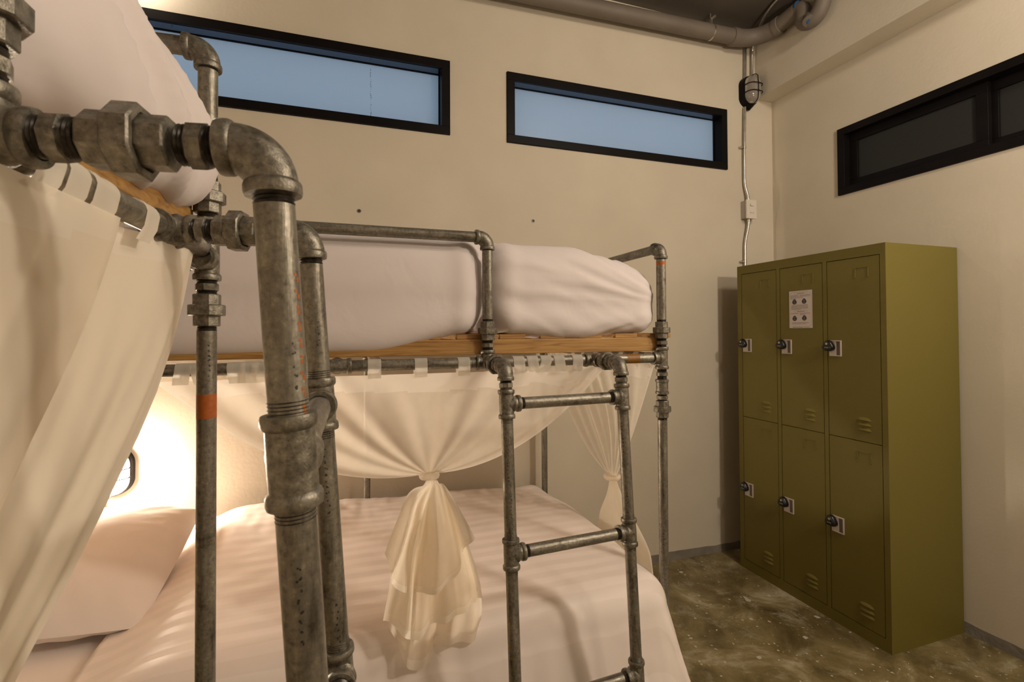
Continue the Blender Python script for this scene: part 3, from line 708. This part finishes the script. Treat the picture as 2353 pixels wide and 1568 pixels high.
# 3: near curtain on the left bunk
cL = thing('curtain', (XB, .5, .6), 'large cream curtain sweeping down from the near left bunk rail, filling the left edge', 'curtain', 'knotted sheer curtains')
mb = MB(); kL = V((-.240, .22, 1.065)); EL = [(.947, 1.585), (.895, 1.49), (.842, 1.415), (.79, 1.358), (.734, 1.310), (.66, 1.254), (.588, 1.204), (.51, 1.155), (.40, 1.10), (.31, 1.075), (.225, 1.065)]
plan = [(-.30, .012), (.30, .014), (.50, .018), (.632, .020), (.650, .012), (.630, .000), (.585, -.002), (.62, -.008), (.70, -.006), (.82, .002), (.90, .004), (.945, -.004)]
def hdrL(s):
    f_ = s * (len(plan) - 1); i = min(int(f_), len(plan) - 2); t = f_ - i; a, b = plan[i], plan[i + 1]
    return V((XB + a[1] + (b[1] - a[1]) * t, a[0] + (b[0] - a[0]) * t, 1.565 + .018 * smooth(.66, .92, a[0] + (b[0] - a[0]) * t)))
def foldL(s, t): return .008 * math.sin(s * 44) * t + .010 * N(s * 9, t * 2, 0, 41) + .005 * N(s * 24, t * 3, 0, 43)
def sagL(s): return .045 if s > .5 else .05
def PL(s, t):
    h = hdrL(s); k = kL + Y_ * (s - .5) * .05; e = abs(2 * s - 1) ** 1.6
    p = h.lerp(k, t); f_ = t * (len(EL) - 1); i = min(int(f_), len(EL) - 2); g_ = f_ - i
    ey, ez = EL[i][0] + (EL[i + 1][0] - EL[i][0]) * g_, EL[i][1] + (EL[i + 1][1] - EL[i][1]) * g_
    w_ = max(0, (s - .35) / .65) ** 1.5; b_ = hdrL(1).lerp(k, t); p += V((0, ey - b_.y, ez - b_.z)) * w_ - Z_ * .06 * max(0, 1 - s * 2) * 4 * t * (1 - t)
    return p + X_ * (foldL(s, t) * math.sin(PI * min(1, t * 1.05)) ** .7 * (1 - .9 * smooth(.8, 1, s)) + .025 * math.sin(PI * t) * (1 - s))
grid(mb, PL, 132, 60, mif=lambda s, t: 1 if (t * (hdrL(s) - kL).length < .035 or s > .985) else 0)
make('curtain_drape', mb, ['thick', 'thickhem'], cL)
for y, w_ in ((.335, .045), (.40, .045), (.520, .034), (.561, .034), (.612, .046), (.722, .036)): tab_loop((XB, y, ZL), Y_, .036, w_, X_, cL, 'thickhem', slant=-.55)
mb = MB(); ring(kL, Z_, .022, .010, 7, mb); make('curtain_knot', mb, 'thickhem', cL)
mb = MB(); cone_tail(mb, kL + V((0, 0, -.01)), (.02, .10, .40), 2.0, 5); make('curtain_tail', mb, 'thick', cL)

TURN = Matrix.Translation(V((XB, YE, 0))) @ Matrix.Rotation(math.radians(-2.0), 4, 'Z') @ Matrix.Translation(V((-XB, -YE, 0)))
for o_ in (bedL, near_mattress, cL): o_.location = TURN @ V(o_.location); o_.rotation_euler = (0, 0, math.radians(-2.0))

# ------------------------------------------------------------------ lockers
XF, YA, YZ, HL = 2.275, 1.512, 2.382, 1.83
lk = thing('locker', (2.5, 1.95, 0), 'olive green steel locker with six doors and black combination locks in the corner', 'locker')
mb = MB(); box(mb, (XF + .031, YA + .021, .01), (XR - .02, YZ - .021, 1.78))
cols = [(1.540, 1.792), (1.819, 2.071), (2.098, 2.347)]; rows = [(.058, .9145), (.9175, 1.778)]
# side, top and bottom panels, then the stiles between the door columns
for a, b in ((YA, 1.537), (1.795, 1.816), (2.074, 2.095), (2.350, YZ)):
    if a == YA or b == YZ: box(mb, (XF, a, 0), (XR - .012, b, HL))
    else: box(mb, (XF, a, .055), (XF + .03, b, 1.781))
box(mb, (XF, 1.537, 1.781), (XR - .012, 2.350, HL)); box(mb, (XF, 1.537, 0), (XR - .03, 2.350, .055))
make('body', mb, 'locker', lk)
mb = MB(); box(mb, (XF + .022, 1.5375, .0555), (XF + .0295, 2.3495, 1.7805)); make('door_recess', mb, 'gap', lk)
def louvre(mb, yl, yr, z, h):
    """pressed vent: a low hood, rounded at the ends, opening below (yl > yr)"""
    def fn(u, v):
        t = 1 - abs(2 * u - 1) ** 3; y = yl + (yr - yl) * u
        hh = h * (.35 + .65 * t); zz = z - h + (1 - v) * hh
        return V((XF + .0005 - .0085 * t * math.sin(PI * .5 * min(1, v * 1.15)) * (1 if v < .87 else (1 - v) / .13), y, zz))
    grid(mb, fn, 24, 12)
def make_door(y0, y1, z0, z1, first):
    mb = MB(); box(mb, (XF + .0005, y0, z0), (XF + .02, y1, z1))
    zt = z1 - .046
    yl, yr = y1 - .14, y1 - .204
    # pressed card holder
    for a, b, c, d in ((yl, yl - .004, zt - .042, zt), (yr + .004, yr, zt - .042, zt), (yl, yr, zt - .003, zt)): box(mb, (XF - .0022, min(a, b), c), (XF + .001, max(a, b), d))
    for yy in (yl - .002, yr + .002): lathe(mb, (XF - .001, yy, zt - .044), (0, 0, -1), [(0, .0035), (.003, .004), (.006, .001)], 10)
    zb = z0 + .113
    for k in range(3): louvre(mb, yl + .002, yr - .002, zb - k * .0235, .017)
    d = make('door', mb, 'locker', lk, bevel=.0012)
    zp = (z0 + z1) / 2 + (-.002 if first else 0)
    zc = zp; ya, yb = y1 - .011, y1 - .071       # plate edges (hinge side is the near one)
    mb = MB()
    frame_bars(mb, lambda u, z, k: (XF + k, u, z), yb, ya, zc - .039, zc + .039, .005, -.006, .001)
    box(mb, (XF - .0045, yb + .026, zc - .034), (XF + .001, ya - .004, zc + .034)); box(mb, (XF - .0006, yb + .004, zc - .035), (XF + .0008, yb + .027, zc + .035), 1)
    make('latch_plate', mb, ['plate', 'recess'], d, bevel=.0008)
    # combination lock: rounded triangular black body, key ring, dial digits
    mb = MB(); cy_, cz_ = ya - .002 , zc + .012
    def out_(a):
        r_ = .0265 * (1 + .10 * math.cos(3 * (a - PI / 2))); return math.cos(a) * r_ * 1.03, math.sin(a) * r_
    ring_ = [(-.0045, 1.0), (-.012, 1.03), (-.020, 1.0), (-.0245, .9), (-.027, .7)]
    vs = []; n = 36
    for dx, s_ in ring_:
        for i in range(n): o_ = out_(2 * PI * i / n); vs.append((XF + dx, cy_ - o_[0] * s_, cz_ + o_[1] * s_ - .002))
    fs = [(k * n + i, k * n + (i + 1) % n, (k + 1) * n + (i + 1) % n, (k + 1) * n + i) for k in range(len(ring_) - 1) for i in range(n)] + [tuple((len(ring_) - 1) * n + i for i in range(n))]
    mb.add(vs, fs, 0)
    lathe(mb, (XF - .0265, cy_, cz_ + .010), (-1, 0, 0), [(0, .006), (.0015, .006), (.0015, .0034), (.0006, .003)], 18, 1)
    for k in (-1, 0, 1):
        box(mb, (XF - .0276, cy_ + k * .0075 - .0022, cz_ - .0085), (XF - .0268, cy_ + k * .0075 + .0022, cz_ - .006), 2); box(mb, (XF - .0276, cy_ + k * .0075 - .0016, cz_ - .0115), (XF - .0268, cy_ + k * .0075 + .0016, cz_ - .0095), 2)
    make('combination_lock', mb, ['lock', 'brass', 'digit'], d, sharp=50)
for r_i, (z0, z1) in enumerate(rows):
    for c_ in cols: make_door(c_[0], c_[1], z0, z1, r_i == 0)
# printed instruction sheet stuck to the middle upper door (left edge is the far side, larger y)
mb = MB(); yL, yR, zT, zB = 2.012, 1.874, 1.648, 1.449; XS = XF - .0006
box(mb, (XS - .0006, yR, zB), (XS, yL, zT))
Wn, Hn = yL - yR, zT - zB
def rect(u0, u1, v0, v1, mi, k=1): x_ = XS - .0006 - .00015 * k; mb.add([(x_, yL - u0 * Wn, zT - v0 * Hn), (x_, yL - u1 * Wn, zT - v0 * Hn), (x_, yL - u1 * Wn, zT - v1 * Hn), (x_, yL - u0 * Wn, zT - v1 * Hn)], [(0, 3, 2, 1)], mi)
def line(u0, u1, v, h=.008, mi=1):
    u = u0
    while u < u1 - .01:
        w_ = min(random.uniform(.03, .11), u1 - u); rect(u, u + w_, v - h / 2, v + h / 2, mi); u += w_ + .012
def outline(pts, w_=.005):
    for (a, b), (c, d) in zip(pts, pts[1:] + pts[:1]):
        if abs(a - c) > abs(b - d) * 3: rect(min(a, c), max(a, c), b - w_ * .35, b + w_ * .35, 2)
        elif abs(b - d) > abs(a - c) * 3: rect(a - w_ / 2, a + w_ / 2, min(b, d), max(b, d), 2)
        else:
            x_ = XS - .00075; mb.add([(x_, yL - a * Wn, zT - b * Hn), (x_, yL - c * Wn, zT - d * Hn), (x_, yL - (c + .005) * Wn, zT - (d + .004) * Hn), (x_, yL - (a + .005) * Wn, zT - (b + .004) * Hn)], [(0, 1, 2, 3)], 2)
outline([(.14, .035), (.86, .035), (.93, .06), (.96, .11), (.96, .89), (.93, .93), (.86, .955), (.14, .955), (.07, .93), (.04, .89), (.04, .11), (.07, .06)])
for v in (.045, .53): outline([(.24, v), (.78, v), (.78, v + .055), (.24, v + .055)]); line(.36, .68, v + .028, .011)
for v, segs in ((.125, ((.06, .42), (.47, .92))), (.155, ((.06, .44), (.47, .93))), (.185, ((.06, .62),)), (.213, ((.06, .30),)), (.385, ((.12, .82),)), (.415, ((.09, .83),)), (.443, ((.09, .82),)), (.472, ((.09, .82),)), (.498, ((.09, .53),)), (.61, ((.06, .41), (.47, .90))), (.64, ((.47, .70),)), (.855, ((.13, .84),)), (.885, ((.12, .75),)), (.975, ((.62, .88),))):
    for a, b in segs: line(a, b, v, .009)
line(.16, .58, .978, .016, 3)
for u, v in ((.24, .30), (.66, .295), (.24, .745), (.66, .74)):
    n = 28; pts = []
    for i in range(n):
        a = 2 * PI * i / n; rr = 1 - .10 * math.sin(a) if math.sin(a) > 0 else 1
        x_, y_ = math.cos(a) * .10 * (1 - .30 * max(0, math.sin(a)) ** 1.0), math.sin(a) * (.080 if math.sin(a) > 0 else .062); pts.append((XS - .0008, yL - (u + x_) * Wn, zT - (v - y_) * Hn))
    mb.add(pts, [tuple(range(n))], 4)
    for w_, vo, h_ in ((.028, -.030, .018), (.045, .022, .012)): rect(u - w_, u + w_, v + vo - h_, v + vo + h_, 5, 2)
tag(make('instruction_sheet', mb, ['paper', 'ink', 'inkline', 'inkblue', 'icon', 'icon2']), 'white printed lock instruction sheet stuck on the middle upper locker door', 'notice')

# ------------------------------------------------------------------ wall lamps, conduit, outlet, drain
def bulkhead(name, c, hw, hh, dep, label, dome, cage=True, tip=0):
    """oval bulkhead lamp on the back wall: c = centre on the wall plane"""
    t = thing(name, c, label, 'lamp', 'bulkhead wall lamps'); c = V(c)
    def oval(a, s): 
        x_ = math.cos(a); z_ = math.sin(a); ext = hh - hw
        return V((x_ * hw * s, 0, z_ * hw * s + (ext if z_ >= 0 else -ext)))
    def shell(prof, mb, mi=0, cap=True):
        n = 48; vs = [c + oval(2 * PI * i / n, s) - Y_ * d for d, s in prof for i in range(n)]
        fs = [(k * n + i, (k + 1) * n + i, (k + 1) * n + (i + 1) % n, k * n + (i + 1) % n) for k in range(len(prof) - 1) for i in range(n)]
        if cap: fs.append(tuple((len(prof) - 1) * n + i for i in range(n))[::-1])
        mb.add(vs, fs, mi)
    mb = MB(); shell([(0, 1.0), (.012, 1.0), (dep * .40, .96), (dep * .46, .92), (dep * .46, .80)], mb)
    if tip: lathe(mb, c + V((0, -dep * .2, -hh * .92)), -Z_, [(0, hw * .55), (tip * .6, hw * .28), (tip, hw * .12)], 16)
    make('lamp_base', mb, 'black', t)
    mb = MB(); shell([(dep * .42, .86), (dep * .62, .84), (dep * .80, .74), (dep * .92, .55), (dep * .98, .25)], mb); make('lamp_dome', mb, dome, t)
    mb = MB(); b_ = [(.46, .93), (.66, .93), (.86, .82), (1.0, .58), (1.06, .0)]
    side = [c + V((0, -dep * d, (hh - hw) + hw * s)) for d, s in b_]; low_ = [c + V((0, -dep * d, -(hh - hw) - hw * s)) for d, s in b_]
    sweep(mb, side + low_[::-1][1:] if False else side[:-1] + [c + V((0, -dep * 1.06, (hh - hw) * .6)), c + V((0, -dep * 1.06, -(hh - hw) * .6))] + low_[:-1][::-1], .0028, 8)
    for zz in (.42, -.42):
        z_ = (hh - hw) * zz * 1.6; sweep(mb, [c + V((-hw * s, -dep * d, z_)) for d, s in b_] + [c + V((hw * s, -dep * d, z_)) for d, s in b_[:-1][::-1]], .0028, 8)
    make('wire_guard', mb, 'black', t); return t
bulkhead('wall_lamp', (2.556, YW, 3.045), .064, .102, .100, 'black caged wall lamp, unlit, in the top corner beside the ceiling beam', 'dome', tip=.03)
bulkhead('wall_lamp', (-.972, YW, .835), .075, .105, .085, 'lit caged wall lamp low on the wall above the pillow', 'lit')
bulkhead('wall_lamp', (-.93, YW, 3.085), .070, .10, .07, 'lit caged wall lamp high above the long window, behind the near bunk', 'lit_up')

cd = thing('conduit', (2.52, 2.56, 1.85), 'thin metal conduit running down the corner from the ceiling past lamp and socket', 'conduit')
YCd = YW - .016
mb = MB(); sweep(mb, [(2.540, YCd, 3.44), (2.533, YCd, 3.18), (2.531, YCd, 3.12)], .0095, 14); make('upper_run', mb, 'conduit', cd)
mb = MB(); sweep(mb, bez([(2.462, 2.16, ZC - .012), (2.47, 2.33, ZC - .012), (2.53, 2.42, ZC - .02), (2.59, 2.52, ZC - .06), (2.595, YCd, 3.33)], 16) + [V((2.590, YCd, 3.12))], .0085, 14); make('ceiling_run', mb, 'conduit', cd)
mb = MB(); sweep(mb, [(2.528, YCd, 2.94), (2.525, YCd, 2.90), (2.517, YCd, 2.62), (2.516, YCd, 2.45)] + bez([(2.516, YCd, 2.45), (2.517, YCd, 2.38), (2.534, YCd - .012, 2.36), (2.532, YCd - .014, 2.30)], 8), .0095, 14); make('middle_run', mb, 'conduit', cd)
mb = MB(); sweep(mb, bez([(2.534, YCd - .014, 2.19), (2.540, YCd - .012, 2.12), (2.516, YCd, 2.07), (2.514, YCd, 2.0)], 10) + [V((2.510, YCd, 1.75)), V((2.510, YCd, .12))], .0095, 14); make('lower_run', mb, 'conduit', cd)
for x_, z_ in ((2.517, 2.665), (2.511, 1.897)):
    mb = MB()
    lathe(mb, (x_, YCd, z_ - .006), Z_, [(0, .0125), (.012, .0125)], 16); box(mb, (x_ - .034, YCd - .004, z_ - .006), (x_ - .008, YCd + .012, z_ + .006)); lathe(mb, (x_ - .026, YCd - .004, z_), -Y_, [(0, .005), (.004, .004)], 10)
    make('conduit_clip', mb, 'conduit', cd)
mb = MB(); lathe(mb, (2.462, 2.20, ZC - .012), Y_, [(-.012, .013), (.012, .013)], 14); box(mb, (2.435, 2.19, ZC - .006), (2.49, 2.21, ZC)); make('conduit_clip', mb, 'conduit', cd)
so = thing('power_outlet', (2.535, YW, 2.24), 'white double-slot power outlet box on the conduit in the corner', 'socket')
mb = MB(); box(mb, (2.497, YW - .046, 2.183), (2.573, YW, 2.302)); make('back_box', mb, 'grey_box', so, bevel=.003)
mb = MB(); box(mb, (2.494, YW - .056, 2.180), (2.576, YW - .0465, 2.305))
box(mb, (2.517, YW - .0575, 2.206), (2.553, YW - .0562, 2.258)); make('face_plate', mb, 'white_plastic', so, bevel=.002)
for x_ in (2.526, 2.544): mb = MB(); lathe(mb, (x_, YW - .0576, 2.218), -Y_, [(0, .003), (.0006, .003)], 10); make('socket_hole', mb, 'stamp', so)
mb = MB(); box(mb, (2.5195, YW - .0578, 2.262), (2.551, YW - .0568, 2.2635)); box(mb, (2.5225, YW - .0572, 2.263), (2.5245, YW - .0562, 2.277)); make('switch_mark', mb, 'stamp', so)
for z_ in (2.309, 2.176): mb = MB(); lathe(mb, (2.533, YCd - .014, z_ - .006), Z_, [(-.006, .012), (.012, .012)], 16); make('cable_gland', mb, 'conduit', so)

dp = thing('drain_pipe', (1.5, 2.5, 3.3), 'brown painted drain pipe under the ceiling, ending in a trap at the beam', 'pipe')
YD, RD = 2.49, .047; XBm = 2.632
mb = MB(); sweep(mb, [(XL + .01, YD, 3.262), (2.40, YD, 3.348)], RD, 32); make('long_run', mb, 'pvc', dp)
mb = MB(); arc = bez([(2.38, YD, 3.347), (2.50, YD, 3.352), (2.566, YD - .05, 3.356), (2.574, YD - .16, 3.360)], 14); sweep(mb, arc, RD * 1.12, 32)
lathe(mb, arc[0], arc[1] - arc[0], [(-.03, RD * 1.1), (-.028, RD * 1.18), (.012, RD * 1.18), (.014, RD * 1.1)], 32); lathe(mb, arc[-1], arc[-1] - arc[-2], [(-.02, RD * 1.1), (-.018, RD * 1.18), (.018, RD * 1.18), (.02, RD * 1.1)], 32); make('pipe_bend', mb, 'pvc', dp)
mb = MB(); sweep(mb, [(2.574, YD - .15, 3.360), (2.574, 2.19, 3.372)], RD, 32); make('short_run', mb, 'pvc', dp)
mb = MB(); RT = .044
sweep(mb, bez([(2.574, 2.250, 3.372), (2.574, 2.170, 3.378), (2.574, 2.140, 3.37), (2.572, 2.150, 3.29)], 10) + bez([(2.572, 2.150, 3.285), (2.570, 2.150, 3.255), (2.570, 2.070, 3.225), (2.570, 2.035, 3.25), (2.570, 2.010, 3.32), (2.570, 1.995, 3.46)], 14), RT, 28)
lathe(mb, (2.560, 2.100, 3.275), (-.45, -.35, -.85), [(0, RT * .7), (.030, RT * .7), (.032, RT * .80), (.052, RT * .80), (.054, RT * .5)], 20)
make('pipe_trap', mb, 'pvc', dp)
mb = MB(); lathe(mb, V((2.560, 2.100, 3.275)) + V((-.45, -.35, -.85)).normalized() * .054, (-.45, -.35, -.85), [(0, RT * .36), (.002, RT * .3)], 16); make('cleanout_plug', mb, 'blue', dp)
mb = MB(); lathe(mb, (2.574, 2.183, 3.376), (0, -1, .05), [(0, RT * 1.02), (.012, RT * 1.03), (.014, RT * .9)], 24); make('glue_mark', mb, 'blue', dp)
mb = MB(); hx = 2.19; hz = 3.341
lathe(mb, (hx, YD, hz), X_, [(-.006, RD * 1.03), (.006, RD * 1.03)], 28); box(mb, (hx - .008, YD - .012, hz + RD), (hx + .008, YD + .012, hz + RD + .04)); lathe(mb, (hx, YD, hz + RD + .02), Z_, [(0, .005), (ZC - hz - RD - .021, .005)], 10)
lathe(mb, (hx, YD, hz + RD + .028), Z_, [(-.012, .011), (.0, .011)], 6); lathe(mb, (hx + .012, YD - .02, hz + RD + .045), -Y_, [(-.02, .008), (.01, .008)], 8); make('pipe_hanger', mb, 'conduit', dp)

for px, py, lb in ((825, 485, 'small metal bolt anchor in the wall below the long window'), (1225, 508, 'small metal bolt anchor in the wall below the shorter window')):
    c = on_y(px, py, YW); mb = MB(); lathe(mb, c + Y_ * .0, -Y_, [(0, .0115), (.003, .0105), (.003, .0075), (.0005, .007)], 6, 0); lathe(mb, c, -Y_, [(0, .0082), (.0012, .008)], 14, 1)
    tag(make('wall_anchor', mb, ['fit', 'stamp']), lb, 'anchor', 'wall anchors')

# ------------------------------------------------------------------ light
w = bpy.data.worlds.new('dusk'); sc.world = w; w.use_nodes = True
bg = w.node_tree.nodes['Background']; bg.inputs[0].default_value = (.34, .48, .61, 1); bg.inputs[1].default_value = 1.12
def lamp(name, loc, watts, col, rad):
    l = bpy.data.lights.new(name, 'POINT'); l.energy = watts; l.color = col; l.shadow_soft_size = rad
    o = bpy.data.objects.new(name, l); o.location = loc; COL.objects.link(o); return o
lamp('room_light', (1.98, -.12, 2.32), 66, (1, .86, .70), .08)
lamp('room_light', (2.00, .10, 3.2), 42, (1, .86, .70), .10)
lamp('room_light', (1.45, -.5, 3.3), 28, (1, .86, .70), .12)  # unseen fill added to brighten bed and walls, no fixture of its own

# ------------------------------------------------------------------ camera
cam = bpy.data.cameras.new('camera'); co = bpy.data.objects.new('camera', cam); COL.objects.link(co); sc.camera = co
cam.sensor_fit = 'HORIZONTAL'; cam.sensor_width = 36; cam.lens = F / 2353 * 36
cam.shift_x = (1176.5 - CX) / 2353; cam.shift_y = (CY - 784) / 2353; cam.clip_start = .02
m3 = Matrix((rt, up, -fw)).transposed(); co.matrix_world = Matrix.Translation(EYE) @ m3.to_4x4()
cam.dof.use_dof = True; cam.dof.focus_distance = 1.7; cam.dof.aperture_fstop = 13
vs_ = sc.view_settings; vs_.view_transform = 'Standard'; vs_.look = 'None'; vs_.gamma = 1; vs_.exposure = 0; vs_.use_curve_mapping = False
sc.cycles.use_denoising = True; sc.cycles.max_bounces = 10; sc.cycles.transparent_max_bounces = 16
